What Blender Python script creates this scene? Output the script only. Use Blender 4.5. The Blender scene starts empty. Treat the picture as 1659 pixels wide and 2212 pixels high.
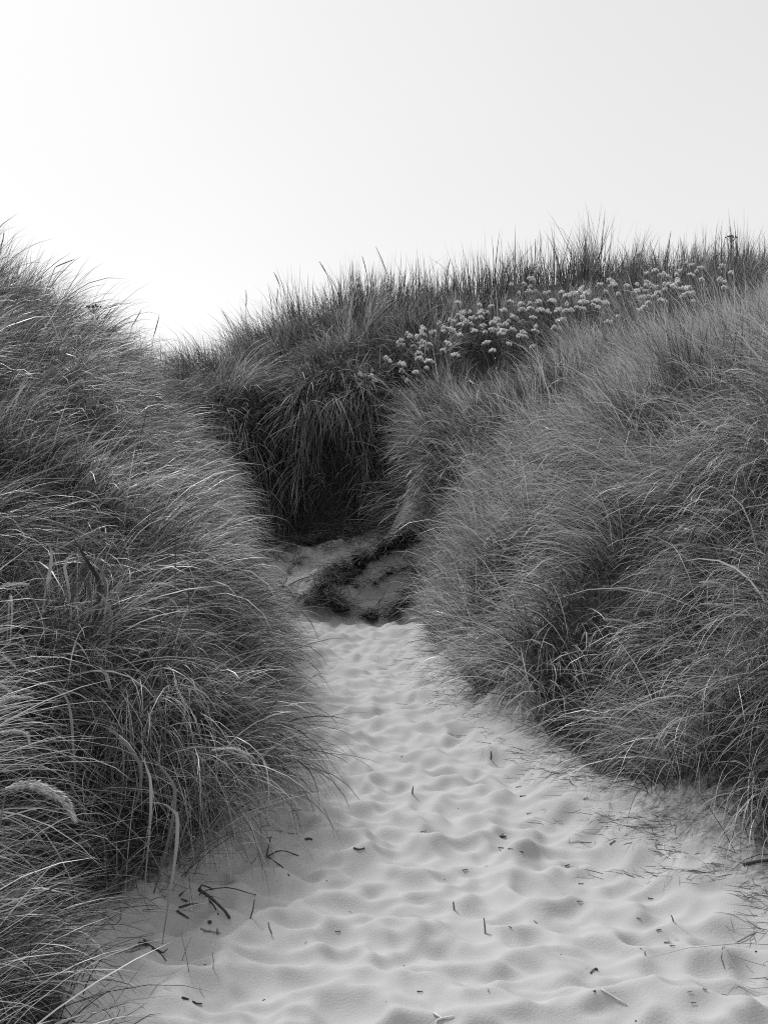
import bpy, math, random
import numpy as np

rng = np.random.default_rng(11)
random.seed(11)
scene = bpy.context.scene
COL = scene.collection
R = math.radians

# ------------------------------------------------------------------ camera
CAM_Z = 1.5
cam_d = bpy.data.cameras.new('camera')
cam_d.sensor_fit = 'VERTICAL'
cam_d.angle = R(45.0)
cam_d.clip_start = 0.05
cam_d.clip_end = 2000
cam = bpy.data.objects.new('camera', cam_d)
cam.location = (0, 0, CAM_Z)
cam.rotation_euler = (R(90), 0, 0)
COL.objects.link(cam)
scene.camera = cam

# ------------------------------------------------------------------ sky and sun (thin bright overcast, sun behind it ahead on the left)
SUN_AZ, SUN_EL = R(-30), R(46)          # azimuth from +Y, to the left
SUN_DIR = (math.sin(SUN_AZ) * math.cos(SUN_EL), math.cos(SUN_AZ) * math.cos(SUN_EL), math.sin(SUN_EL))
world = bpy.data.worlds.new('World')
scene.world = world
world.use_nodes = True
wt = world.node_tree
wt.nodes.clear()
wn = wt.nodes.new
w_out = wn('ShaderNodeOutputWorld')
sky = wn('ShaderNodeTexSky')
sky.sky_type = 'NISHITA'
sky.sun_disc = False
sky.sun_elevation = SUN_EL
sky.sun_rotation = SUN_AZ
sky.dust_density = 1.0
sky.air_density = 1.0
bw = wn('ShaderNodeRGBToBW')
wt.links.new(sky.outputs[0], bw.inputs[0])
bg1 = wn('ShaderNodeBackground')
bg1.inputs[1].default_value = 0.05
wt.links.new(bw.outputs[0], bg1.inputs[0])
tc = wn('ShaderNodeTexCoord')
dot = wn('ShaderNodeVectorMath'); dot.operation = 'DOT_PRODUCT'
dot.inputs[1].default_value = (math.sin(R(-40)) * math.cos(R(14)), math.cos(R(-40)) * math.cos(R(14)), math.sin(R(14)))
wt.links.new(tc.outputs['Generated'], dot.inputs[0])
mr = wn('ShaderNodeMapRange'); mr.interpolation_type = 'SMOOTHSTEP'
mr.inputs['From Min'].default_value = 0.30
mr.inputs['From Max'].default_value = 1.0
mr.inputs['To Min'].default_value = 0.57
mr.inputs['To Max'].default_value = 0.655
wt.links.new(dot.outputs['Value'], mr.inputs['Value'])
bg2 = wn('ShaderNodeBackground')
cl = wn('ShaderNodeTexNoise'); cl.inputs['Scale'].default_value = 2.2; cl.inputs['Detail'].default_value = 3
wt.links.new(tc.outputs['Generated'], cl.inputs['Vector'])
cr = wn('ShaderNodeMapRange'); cr.inputs[1].default_value = .3; cr.inputs[2].default_value = .7; cr.inputs[3].default_value = .965; cr.inputs[4].default_value = 1.03
wt.links.new(cl.outputs[0], cr.inputs[0])
cm = wn('ShaderNodeMath'); cm.operation = 'MULTIPLY'
wt.links.new(mr.outputs[0], cm.inputs[0]); wt.links.new(cr.outputs[0], cm.inputs[1])
wt.links.new(cm.outputs[0], bg2.inputs[0])
bg2.inputs[1].default_value = 1.0
add = wn('ShaderNodeAddShader')
wt.links.new(bg1.outputs[0], add.inputs[0])
wt.links.new(bg2.outputs[0], add.inputs[1])
wt.links.new(add.outputs[0], w_out.inputs[0])

sun_d = bpy.data.lights.new('sun', 'SUN')
sun_d.energy = 3.2
sun_d.angle = R(10)
sun = bpy.data.objects.new('sun', sun_d)
sun.rotation_euler = (math.pi / 2 - SUN_EL, 0, math.pi - SUN_AZ)
from mathutils import Vector
sun.rotation_euler = Vector(SUN_DIR).to_track_quat('Z', 'Y').to_euler()
COL.objects.link(sun)

vs = scene.view_settings
vs.view_transform = 'Standard'
vs.look = 'None'
vs.exposure = 0.0
vs.gamma = 1.0
vs.use_curve_mapping = False
scene.cycles.use_denoising = False
scene.cycles.use_adaptive_sampling = False
scene.cycles.max_bounces = 4
scene.cycles.diffuse_bounces = 2
scene.cycles.filter_width = 1.1
scene.cycles.glossy_bounces = 1
scene.cycles.transmission_bounces = 2

# ------------------------------------------------------------------ helpers
PX = 2 * math.tan(R(22.5)) / 2212.0       # photo pixel (1659 x 2212) to tangent


def at(u, v, D):
    """point seen at photo pixel (u, v), D metres ahead"""
    return np.array([(u - 829.5) * PX * D, D, CAM_Z - (v - 1106) * PX * D])


def pchip(xk, yk, x):
    xk = np.asarray(xk, float); yk = np.asarray(yk, float)
    h = np.diff(xk); d = np.diff(yk) / h
    m = np.zeros_like(yk)
    m[0], m[-1] = d[0], d[-1]
    for i in range(1, len(xk) - 1):
        if d[i - 1] * d[i] > 0:
            w1 = 2 * h[i] + h[i - 1]; w2 = h[i] + 2 * h[i - 1]
            m[i] = (w1 + w2) / (w1 / d[i - 1] + w2 / d[i])
    x = np.clip(x, xk[0], xk[-1])
    i = np.clip(np.searchsorted(xk, x) - 1, 0, len(xk) - 2)
    t = (x - xk[i]) / h[i]
    t2, t3 = t * t, t * t * t
    return (yk[i] * (2 * t3 - 3 * t2 + 1) + h[i] * m[i] * (t3 - 2 * t2 + t)
            + yk[i + 1] * (-2 * t3 + 3 * t2) + h[i] * m[i + 1] * (t3 - t2))


class Noise:
    def __init__(self, seed):
        self.g = np.random.default_rng(seed).random((256, 256))

    def __call__(self, x, y):
        xi = np.floor(x).astype(int); yi = np.floor(y).astype(int)
        fx = x - xi; fy = y - yi
        fx = fx * fx * (3 - 2 * fx); fy = fy * fy * (3 - 2 * fy)
        g = self.g
        a = g[xi % 256, yi % 256]; b = g[(xi + 1) % 256, yi % 256]
        c = g[xi % 256, (yi + 1) % 256]; d = g[(xi + 1) % 256, (yi + 1) % 256]
        return (a * (1 - fx) + b * fx) * (1 - fy) + (c * (1 - fx) + d * fx) * fy * 1.0

    def fbm(self, x, y, o=4):
        s = 0; a = 0.5; f = 1.0
        for _ in range(o):
            s = s + a * (self(x * f + 13.7 * _, y * f + 7.1 * _) - 0.5) * 2
            a *= 0.5; f *= 2.03
        return s


N1, N2, N3, N4 = Noise(1), Noise(2), Noise(3), Noise(4)

# ------------------------------------------------------------------ terrain profile stations: left far .. path .. right far
TL = ([-50, 3.0, 3.46, 4.0, 4.55, 4.85, 5.3, 5.75, 7.3, 9.0, 11.5, 14.0, 15.0, 16.0],
      [-.78, -.75, -.78, -.90, -1.0, -.78, -.58, -.48, -.60, -.70, -.92, -1.42, -1.95, -2.2])
TR = ([-50, 3.0, 4.0, 5.0, 5.75, 7.3, 9.0, 11.5, 13.0, 14.0, 14.8, 16.0],
      [1.7, 1.7, 1.6, 1.42, 1.24, .94, .60, .43, .48, .62, .52, .3])
toe_l = lambda y: np.interp(y, *TL)
toe_r = lambda y: np.interp(y, *TR)

ST = [
    (-60, [(-14, 0), (-4, 0), (-2.4, 0), (-1.4, 0), (-.8, 0), (.3, 0), (1.7, 0), (2.2, 0), (3, 0), (4.5, 0), (14, 0)]),
    (-4, [(-14, 1.2), (-4, 1.0), (-2.4, .7), (-1.5, .35), (-.8, 0), (.3, 0), (1.7, 0), (2.2, .3), (3, .7), (4.5, 1.1), (14, 1.2)]),
    (2.0, [(-14, 2.2), (-4, 1.5), (-2.4, .85), (-1.4, .35), (-.85, .05), (.3, .03), (1.75, .06), (2.2, .35), (3.0, .9), (4.5, 1.6), (14, 2.4)]),
    (3.5, [(-14, 2.4), (-4, 1.6), (-2.2, .85), (-1.35, .38), (-.9, .09), (.3, .06), (1.8, .10), (2.2, .40), (3.0, 1.0), (4.5, 1.8), (14, 2.6)]),
    (4.6, [(-14, 2.6), (-4, 1.9), (-2.3, 1.1), (-1.5, .5), (-1.1, .12), (.3, .08), (1.7, .12), (2.1, .42), (2.9, 1.05), (4.5, 1.9), (14, 2.8)]),
    (5.6, [(-14, 2.8), (-4, 2.2), (-2.3, 1.40), (-1.25, .72), (-.62, .16), (.4, .10), (1.48, .14), (1.85, .48), (2.6, 1.10), (4.2, 2.05), (14, 3.0)]),
    (7.3, [(-14, 3.0), (-4, 2.7), (-2.3, 1.75), (-1.2, .92), (-.62, .20), (.3, .14), (1.15, .18), (1.5, .60), (2.3, 1.35), (3.8, 2.25), (14, 3.2)]),
    (9.2, [(-14, 3.2), (-4.2, 3.1), (-2.5, 2.15), (-1.45, 1.12), (-.88, .25), (.1, .18), (.82, .22), (1.2, .70), (2.0, 1.55), (3.6, 2.55), (14, 3.5)]),
    (11.7, [(-14, 3.3), (-4.2, 3.55), (-2.7, 2.65), (-1.72, 1.40), (-1.22, .32), (-.1, .24), (.68, .28), (1.0, .85), (1.75, 1.80), (3.5, 2.95), (14, 4.0)]),
    (14.1, [(-14, 3.2), (-4.3, 3.75), (-2.9, 2.95), (-2.15, 1.62), (-1.68, .42), (-.2, .29), (.72, .36), (1.02, 1.15), (1.75, 2.25), (3.7, 3.25), (14, 4.4)]),
    (15.2, [(-14, 3.1), (-4.4, 3.65), (-3.1, 2.95), (-2.6, 1.9), (-2.15, .72), (-.4, .80), (.42, 1.42), (.66, 2.05), (1.5, 2.80), (3.9, 3.50), (14, 4.6)]),
    (16.9, [(-14, 3.0), (-4.5, 3.5), (-3.2, 2.95), (-2.4, 2.2), (-1.75, 1.50), (-.5, 1.62), (.0, 1.95), (.30, 2.75), (1.8, 3.15), (4.5, 4.05), (14, 4.9)]),
    (17.35, [(-14, 2.9), (-4.5, 3.5), (-3.2, 3.05), (-2.4, 2.75), (-1.75, 2.80), (-.5, 3.02), (.5, 3.05), (1.2, 3.20), (2.3, 3.50), (4.8, 4.30), (14, 5.0)]),
    (17.8, [(-14, 2.8), (-4.5, 3.5), (-3.2, 3.15), (-2.4, 3.00), (-1.7, 3.15), (-.4, 3.28), (.6, 3.30), (1.4, 3.50), (2.6, 3.80), (5.0, 4.50), (14, 5.1)]),
    (20.0, [(-14, 2.6), (-4.7, 3.4), (-3.5, 3.55), (-2.5, 3.85), (-1.6, 4.25), (-.2, 4.50), (.8, 4.45), (1.8, 4.60), (3.3, 4.98), (6.0, 5.20), (14, 5.2)]),
    (22.3, [(-14, 2.3), (-5.0, 3.2), (-3.7, 3.55), (-2.6, 3.95), (-1.6, 4.50), (-.2, 5.05), (1.2, 5.00), (2.3, 5.45), (4.0, 5.60), (7.0, 5.42), (14, 5.3)]),
    (25.0, [(-14, 1.8), (-5.0, 2.6), (-3.7, 2.9), (-2.6, 3.2), (-1.6, 3.6), (-.2, 4.0), (1.2, 4.1), (2.3, 4.5), (4.0, 4.9), (7.0, 5.0), (14, 5.0)]),
    (34, [(-14, .5)] + [(x, .8) for x in (-5, -3.7, -2.6, -1.6, -.2, 1.2, 2.3, 4, 7)] + [(14, 1.2)]),
    (60, [(-14, 0)] + [(x, 0) for x in (-5, -3.7, -2.6, -1.6, -.2, 1.2, 2.3, 4, 7)] + [(14, 0)]),
]
SY = np.array([s[0] for s in ST], float)
SX = np.array([[p[0] for p in s[1]] for s in ST], float)
SZ = np.array([[p[1] for p in s[1]] for s in ST], float)


def axis(pieces):
    out = []
    for a, b, n in pieces:
        out.append(np.linspace(a, b, n, endpoint=False))
    return np.concatenate(out + [[pieces[-1][1]]])


GX = axis([(-300, -40, 14), (-40, -10, 20), (-10, -1.7, 110), (-1.7, 2.1, 230), (2.1, 10, 100), (10, 40, 20), (40, 300, 14)])
gy_mid = 3.0 * np.exp(np.linspace(0, math.log(14.6 / 3.0), 400, endpoint=False))
GY = np.concatenate([axis([(-300, -40, 10), (-40, 0, 20), (0, 2.6, 20), (2.6, 3.0, 20)])[:-1], gy_mid,
                     axis([(14.6, 16.7, 60), (16.7, 18, 44), (18, 26, 80), (26, 60, 40), (60, 400, 16)])])
NXg, NYg = len(GX), len(GY)
KX = np.stack([pchip(SY, SX[:, k], GY) for k in range(SX.shape[1])], 1)
KZ = np.stack([pchip(SY, SZ[:, k], GY) for k in range(SZ.shape[1])], 1)
GZ = np.zeros((NYg, NXg))
for j in range(NYg):
    GZ[j] = pchip(KX[j], KZ[j], GX)
XX, YY = np.meshgrid(GX, GY)
far = np.clip((np.abs(XX) - 14) / 40, 0, 1)
GZ *= (1 - far * far * (3 - 2 * far))
# how much a point belongs to the open path / slump sand
inl = 1 / (1 + np.exp(-(XX - toe_l(YY) + .12) / .07))
inr = 1 / (1 + np.exp(-(toe_r(YY) - XX + .10) / .09))
path = inl * inr * np.clip((16.6 - YY) / 1.0, 0, 1)
path = np.where(YY < 0, path * np.clip((YY + 8) / 4, 0, 1), path)
near = (np.abs(XX) < 12) & (YY > 0) & (YY < 27)
GZ += np.where(near, (1 - path) * (0.12 * N1.fbm(XX * .9, YY * .9) + .05 * N2.fbm(XX * 3, YY * 3)), 0)
# the lip of the cut bank runs in and out
bj = np.nonzero((GY > 15.5) & (GY < 20))[0]
for i in np.nonzero((GX > -4) & (GX < 3))[0]:
    wgt = np.clip((GY[bj] - 15.8) / .8, 0, 1) * np.clip((19.6 - GY[bj]) / 1.0, 0, 1)
    sh = .95 * (N1(np.array([GX[i] * 1.3 + 50]), np.array([3.3]))[0] - .5) + .40 * (N2(np.array([GX[i] * 4 + 50]), np.array([3.3]))[0] - .5)
    GZ[bj, i] = np.interp(GY[bj] + sh * wgt, GY, GZ[:, i])
# lumpy cut bank and slump
slump = np.clip((YY - 14.2) / .4, 0, 1) * np.clip((17.6 - YY) / .4, 0, 1) * np.clip((XX + 2.2) / .3, 0, 1) * np.clip((1.5 - XX) / .3, 0, 1)
GZ += slump * (.14 * N3.fbm(XX * 2.2, YY * 2.2) + .08 * N4.fbm(XX * 7, YY * 7))
# slanting sand tongues that run down left across the slump
q = (XX * .55 + (YY - 14.2) * -.9)
GZ += slump * np.clip((16.6 - YY) / .6, 0, 1) * .07 * np.sin(q * 6.0 + 2 * N1(XX * 1.3, YY * 1.3))

MOUND = [(1.80, 5.5, .48, .55), (.98, 8.2, .48, .52), (.82, 10.6, .42, .45), (2.5, 5.0, .55, .40), (2.5, 7.7, .6, .5), (3.2, 6.4, .6, .4), (1.9, 10.4, .7, .42), (1.25, 13.0, .6, .25),
         (-.85, 5.75, .42, .30), (-1.45, 5.1, .40, .22), (-1.0, 7.4, .50, .26), (-1.25, 9.4, .55, .28), (-1.75, 11.8, .6, .28), (-2.0, 7.2, .6, .2), (-2.6, 9.8, .7, .25)]
HOLLOW = [(1.42, 6.85, .34), (2.1, 6.4, .26), (1.25, 9.55, .25), (.9, 11.6, .22), (2.5, 9.0, .3), (-1.15, 4.55, .30), (-1.75, 5.9, .28), (-1.1, 6.55, .22), (-1.35, 8.4, .26), (-2.2, 8.6, .3), (2.9, 6.0, .25)]
for mx_, my_, mr_, mh_ in MOUND:
    GZ += (1 - path) * mh_ * np.exp(-((XX - mx_) ** 2 + (YY - my_) ** 2) / (mr_ * mr_))


def hollow(x, y):
    o = np.zeros_like(x)
    for hx, hy, hr in HOLLOW:
        o = np.maximum(o, np.exp(-((x - hx) ** 2 + (y - hy) ** 2) / (hr * hr)))
    return o


GZ -= (1 - path) * .18 * hollow(XX, YY)

# footprints trodden into the sand: bowls that meet in crests
foot = np.full(GZ.shape, 1.0)
n_f = 0
for k in range(2600):
    cy = 3.0 * math.exp(random.random() * math.log(14.6 / 3.0)) if k % 3 else random.uniform(2.4, 14.4)
    a, b = float(toe_l(cy)) - .05, float(toe_r(cy)) + .15
    cx = a + (b - a) * random.random()
    la, lb = random.uniform(.11, .26), random.uniform(.07, .15)
    dpt = random.uniform(.016, .050)
    if cx > b - .45:
        dpt *= .45
    ang = math.pi / 2 + random.gauss(0, .95)
    ca, sa = math.cos(ang), math.sin(ang)
    j0, j1 = np.searchsorted(GY, [cy - .5, cy + .5]); i0, i1 = np.searchsorted(GX, [cx - .5, cx + .5])
    dx = XX[j0:j1, i0:i1] - cx; dy = YY[j0:j1, i0:i1] - cy
    e = ((dx * ca + dy * sa) / la) ** 2 + ((-dx * sa + dy * ca) / lb) ** 2
    e = np.where(e > 1, 1 + (np.sqrt(np.maximum(e, 1)) - 1) * 1.1, e)
    h = -dpt + dpt * e * .85
    foot[j0:j1, i0:i1] = np.minimum(foot[j0:j1, i0:i1], h)
foot = np.minimum(foot, .012)


def blur(a, n=1):
    for _ in range(n):
        a = (a + np.roll(a, 1, 0) + np.roll(a, -1, 0)) / 3
        a = (a + np.roll(a, 1, 1) + np.roll(a, -1, 1)) / 3
    return a


foot = blur(foot, 1)
fade = path * np.clip((YY - 1.5) / 1, 0, 1) * np.clip((14.8 - YY) / .8, 0, 1)
GZ += fade * (foot * 2.9 + .030 * N2.fbm(XX * 1.6, YY * 1.6, 2) + .004 * N3.fbm(XX * 14, YY * 14, 3) + .005 * N4.fbm(XX * 6, YY * 9, 2))


def H(x, y):
    x = np.asarray(x, float); y = np.asarray(y, float)
    i = np.clip(np.searchsorted(GX, x) - 1, 0, NXg - 2)
    j = np.clip(np.searchsorted(GY, y) - 1, 0, NYg - 2)
    fx = np.clip((x - GX[i]) / (GX[i + 1] - GX[i]), 0, 1)
    fy = np.clip((y - GY[j]) / (GY[j + 1] - GY[j]), 0, 1)
    return ((GZ[j, i] * (1 - fx) + GZ[j, i + 1] * fx) * (1 - fy) + (GZ[j + 1, i] * (1 - fx) + GZ[j + 1, i + 1] * fx) * fy)


def grad(x, y, e=.18):
    return (H(x + e, y) - H(x - e, y)) / (2 * e), (H(x, y + e) - H(x, y - e)) / (2 * e)


def hit(u, v, d0=2.5, d1=26):
    """where the ray through photo pixel (u, v) meets the ground"""
    D = np.linspace(d0, d1, 4000)
    p = at(u, v, D)
    x = p[0]; z = p[2]
    below = np.nonzero(z < H(x, D))[0]
    d = D[below[0]] if len(below) else d1
    return np.array([(u - 829.5) * PX * d, d, float(H((u - 829.5) * PX * d, d))])


# ------------------------------------------------------------------ materials
def mat(name):
    m = bpy.data.materials.new(name)
    m.use_nodes = True
    nt = m.node_tree
    b = nt.nodes['Principled BSDF']
    return m, nt, b


def grey(v):
    return (v, v, v, 1)


def sand_material():
    m, nt, b = mat('pale_dune_sand')
    n = nt.nodes.new; L = nt.links.new
    co = n('ShaderNodeTexCoord')
    fine = n('ShaderNodeTexNoise'); fine.inputs['Scale'].default_value = 420; fine.inputs['Detail'].default_value = 2
    mid = n('ShaderNodeTexNoise'); mid.inputs['Scale'].default_value = 9; mid.inputs['Detail'].default_value = 6
    for t in (fine, mid):
        L(co.outputs['Object'], t.inputs['Vector'])
    r1 = n('ShaderNodeMapRange'); r1.inputs[3].default_value = .40; r1.inputs[4].default_value = .47
    L(mid.outputs[0], r1.inputs[0])
    r2 = n('ShaderNodeMapRange'); r2.inputs[1].default_value = .3; r2.inputs[2].default_value = .7; r2.inputs[3].default_value = .92; r2.inputs[4].default_value = 1.07
    L(fine.outputs[0], r2.inputs[0])
    mu = n('ShaderNodeMath'); mu.operation = 'MULTIPLY'
    L(r1.outputs[0], mu.inputs[0]); L(r2.outputs[0], mu.inputs[1])
    # dark humus and dead thatch where plants root
    at_ = n('ShaderNodeAttribute'); at_.attribute_name = 'litter'
    sp = n('ShaderNodeTexNoise'); sp.inputs['Scale'].default_value = 22; sp.inputs['Detail'].default_value = 8; sp.inputs['Roughness'].default_value = .75
    L(co.outputs['Object'], sp.inputs['Vector'])
    s1 = n('ShaderNodeMath'); s1.operation = 'ADD'
    L(at_.outputs['Fac'], s1.inputs[0]); L(sp.outputs[0], s1.inputs[1])
    r3 = n('ShaderNodeMapRange'); r3.inputs[1].default_value = .85; r3.inputs[2].default_value = 1.15
    L(s1.outputs[0], r3.inputs[0])
    mx = n('ShaderNodeMix'); mx.data_type = 'FLOAT'
    L(r3.outputs[0], mx.inputs[0]); L(mu.outputs[0], mx.inputs[2]); mx.inputs[3].default_value = .032
    L(mx.outputs[0], b.inputs['Base Color'])
    b.inputs['Roughness'].default_value = .95
    b.inputs['Specular IOR Level'].default_value = .15
    bp = n('ShaderNodeBump'); bp.inputs['Strength'].default_value = .35; bp.inputs['Distance'].default_value = .006
    grain = n('ShaderNodeTexNoise'); grain.inputs['Scale'].default_value = 130; grain.inputs['Detail'].default_value = 5
    L(co.outputs['Object'], grain.inputs['Vector'])
    L(grain.outputs[0], bp.inputs['Height']); L(bp.outputs[0], b.inputs['Normal'])
    return m


def grass_material(name, rough=.42, spec=.45, trans=.25, gain=1.0):
    m, nt, b = mat(name)
    n = nt.nodes.new; L = nt.links.new
    a = n('ShaderNodeAttribute'); a.attribute_name = 'tone'
    g = n('ShaderNodeMath'); g.operation = 'MULTIPLY'; g.inputs[1].default_value = gain
    L(a.outputs['Fac'], g.inputs[0])
    L(g.outputs[0], b.inputs['Base Color'])
    b.inputs['Roughness'].default_value = rough
    b.inputs['Specular IOR Level'].default_value = spec
    tr = n('ShaderNodeBsdfTranslucent')
    L(g.outputs[0], tr.inputs['Color'])
    mx = n('ShaderNodeMixShader'); mx.inputs[0].default_value = trans
    L(b.outputs[0], mx.inputs[1]); L(tr.outputs[0], mx.inputs[2])
    L(mx.outputs[0], nt.nodes['Material Output'].inputs['Surface'])
    return m


def plain_material(name, lo, hi, scale=60, rough=.7, spec=.3):
    m, nt, b = mat(name)
    n = nt.nodes.new; L = nt.links.new
    co = n('ShaderNodeTexCoord')
    t = n('ShaderNodeTexNoise'); t.inputs['Scale'].default_value = scale; t.inputs['Detail'].default_value = 4
    L(co.outputs['Object'], t.inputs['Vector'])
    r = n('ShaderNodeMapRange'); r.inputs[1].default_value = .3; r.inputs[2].default_value = .7
    r.inputs[3].default_value = lo; r.inputs[4].default_value = hi
    L(t.outputs[0], r.inputs[0]); L(r.outputs[0], b.inputs['Base Color'])
    b.inputs['Roughness'].default_value = rough; b.inputs['Specular IOR Level'].default_value = spec
    return m


M_SAND = sand_material()
M_GRASS = grass_material('marram_blade')
M_DARKGRASS = grass_material('old_hanging_blade', rough=.6, spec=.25, trans=.1)
M_LEAF = grass_material('broad_blade', rough=.32, spec=.6, trans=.2)
M_SEED = plain_material('seed_head_husk', .45, .72, 90, .8, .2)
M_DARKSEED = plain_material('dark_seed_spike', .05, .12, 90, .8, .2)
M_STEM = plain_material('grass_stalk', .10, .20, 40, .5, .4)
M_PETAL = plain_material('white_petals', .62, .84, 60, .8, .2)
M_DEAD = plain_material('dead_dark_stem', .025, .09, 50, .7, .3)
M_DRY = plain_material('dry_grey_stem', .12, .28, 50, .7, .3)
M_BLEACH = plain_material('bleached_twig', .55, .80, 50, .6, .3)
M_TURF = plain_material('root_mat', .02, .09, 40, .95, .1)


# ------------------------------------------------------------------ mesh building
def new_obj(name, mesh, parent=None):
    o = bpy.data.objects.new(name, mesh)
    COL.objects.link(o)
    if parent is not None:
        o.parent = parent
    return o


def tag(o, label=None, cat=None, group=None, kind=None):
    if label: o['label'] = label
    if cat: o['category'] = cat
    if group: o['group'] = group
    if kind: o['kind'] = kind
    return o


def empty(name, loc):
    o = bpy.data.objects.new(name, None)
    o.empty_display_size = .1
    o.location = tuple(float(c) for c in loc)
    COL.objects.link(o)
    return o


def np_mesh(name, V, quads, tris, material, tone=None, smooth=True):
    me = bpy.data.meshes.new(name)
    V = np.asarray(V, np.float32)
    nq, nt_ = len(quads), len(tris)
    me.vertices.add(len(V))
    me.vertices.foreach_set('co', V.ravel())
    loops = np.concatenate([np.asarray(quads, np.int32).ravel(), np.asarray(tris, np.int32).ravel()])
    me.loops.add(len(loops))
    me.loops.foreach_set('vertex_index', loops.astype(np.int32))
    me.polygons.add(nq + nt_)
    starts = np.concatenate([np.arange(nq) * 4, nq * 4 + np.arange(nt_) * 3]).astype(np.int32)
    me.polygons.foreach_set('loop_start', starts)
    if smooth:
        me.polygons.foreach_set('use_smooth', np.ones(nq + nt_, bool))
    if tone is not None:
        at_ = me.attributes.new('tone', 'FLOAT', 'POINT')
        at_.data.foreach_set('value', np.asarray(tone, np.float32))
    me.materials.append(material)
    me.update(calc_edges=True)
    return me


class MB:
    """collects tubes, ribbons and lumps for one mesh"""
    def __init__(self):
        self.v = []; self.q = []; self.t = []; self.n = 0; self.tone = []

    def _add(self, V, q, t, tone):
        self.v.append(np.asarray(V, float)); self.tone.append(np.full(len(V), tone, float))
        self.q += [[i + self.n for i in f] for f in q]
        self.t += [[i + self.n for i in f] for f in t]
        self.n += len(V)

    def tube(self, pts, rad, sides=5, tone=.2):
        pts = np.asarray(pts, float); n = len(pts)
        rad = np.broadcast_to(np.asarray(rad, float), (n,))
        T = np.gradient(pts, axis=0); T /= np.linalg.norm(T, axis=1)[:, None] + 1e-9
        ref = np.array([0, 0, 1.0]) if abs(T[0, 2]) < .9 else np.array([1.0, 0, 0])
        V = []
        for i in range(n):
            a = np.cross(T[i], ref); a /= np.linalg.norm(a) + 1e-9
            b = np.cross(T[i], a)
            for k in range(sides):
                w = 2 * math.pi * k / sides
                V.append(pts[i] + rad[i] * (math.cos(w) * a + math.sin(w) * b))
        q = [[i * sides + k, i * sides + (k + 1) % sides, (i + 1) * sides + (k + 1) % sides, (i + 1) * sides + k]
             for i in range(n - 1) for k in range(sides)]
        V.append(pts[0]); V.append(pts[-1])
        t = [[n * sides, (k + 1) % sides, k] for k in range(sides)]
        o = (n - 1) * sides
        t += [[n * sides + 1, o + k, o + (k + 1) % sides] for k in range(sides)]
        self._add(V, q, t, tone)

    def ribbon(self, pts, wid, side, tone=.2, fold=.25):
        """a leaf blade: a folded strip with a midrib"""
        pts = np.asarray(pts, float); n = len(pts)
        T = np.gradient(pts, axis=0); T /= np.linalg.norm(T, axis=1)[:, None] + 1e-9
        V = []
        for i in range(n):
            s = np.asarray(side, float) if np.ndim(side) == 1 else side[i]
            s = s - T[i] * np.dot(s, T[i]); s /= np.linalg.norm(s) + 1e-9
            nn = np.cross(T[i], s)
            V += [pts[i] - s * wid[i], pts[i] - nn * wid[i] * fold, pts[i] + s * wid[i]]
        q = []
        for i in range(n - 1):
            a = 3 * i
            q += [[a, a + 1, a + 4, a + 3], [a + 1, a + 2, a + 5, a + 4]]
        self._add(V, q, [], tone)

    def lump(self, c, r, tone=.1, seg=7, ring=4, jit=.2):
        c = np.asarray(c, float); r = np.broadcast_to(np.asarray(r, float), (3,))
        V = [c + r * [0, 0, 1]]
        for i in range(1, ring):
            th = math.pi * i / ring
            for k in range(seg):
                ph = 2 * math.pi * k / seg
                V.append(c + r * np.array([math.sin(th) * math.cos(ph), math.sin(th) * math.sin(ph), math.cos(th)]) * random.uniform(1 - jit, 1 + jit))
        V.append(c - r * [0, 0, 1])
        q = []; t = [[0, 1 + k, 1 + (k + 1) % seg] for k in range(seg)]
        for i in range(ring - 2):
            for k in range(seg):
                a = 1 + i * seg
                q.append([a + k, a + seg + k, a + seg + (k + 1) % seg, a + (k + 1) % seg])
        a = 1 + (ring - 2) * seg
        t += [[a + k, len(V) - 1, a + (k + 1) % seg] for k in range(seg)]
        self._add(V, q, t, tone)

    def build(self, name, material, parent=None):
        V = np.concatenate(self.v)
        q = np.array(self.q, np.int32).reshape(-1, 4); t = np.array(self.t, np.int32).reshape(-1, 3)
        return new_obj(name, np_mesh(name, V, q, t, material, np.concatenate(self.tone)), parent)


# ------------------------------------------------------------------ the dune sand
litter = 1 - path
litter *= np.clip(1 - np.clip((YY - 25) / 5, 0, 1), .3, 1)
# drifted sand stays bare on the slump
bare = slump * np.clip((.80 - XX) / .15, 0, 1) * np.clip((15.9 - YY) / .7, 0, 1)
litter = litter * (1 - bare * .97)
litter = np.maximum(litter, slump * np.clip((YY - 16.0) / .9, 0, 1) * .62)
# scraps blown together along the right foot of the path
rim = np.exp(-((XX - toe_r(YY) - .02) / .22) ** 2) * ((YY > 3) & (YY < 13))
litter = np.maximum(litter, rim * .42)
idx = np.arange(NXg * NYg).reshape(NYg, NXg)
quads = np.stack([idx[:-1, :-1], idx[:-1, 1:], idx[1:, 1:], idx[1:, :-1]], -1).reshape(-1, 4)
gm = np_mesh('dune_sand', np.stack([XX, YY, GZ], -1).reshape(-1, 3), quads, np.zeros((0, 3), np.int32), M_SAND)
la_ = gm.attributes.new('litter', 'FLOAT', 'POINT')
la_.data.foreach_set('value', litter.ravel().astype(np.float32))
ground = new_obj('dune_sand', gm)
tag(ground, 'trodden pale sand path and the sand of the dunes under the grass', 'sand', kind='structure')


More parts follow.
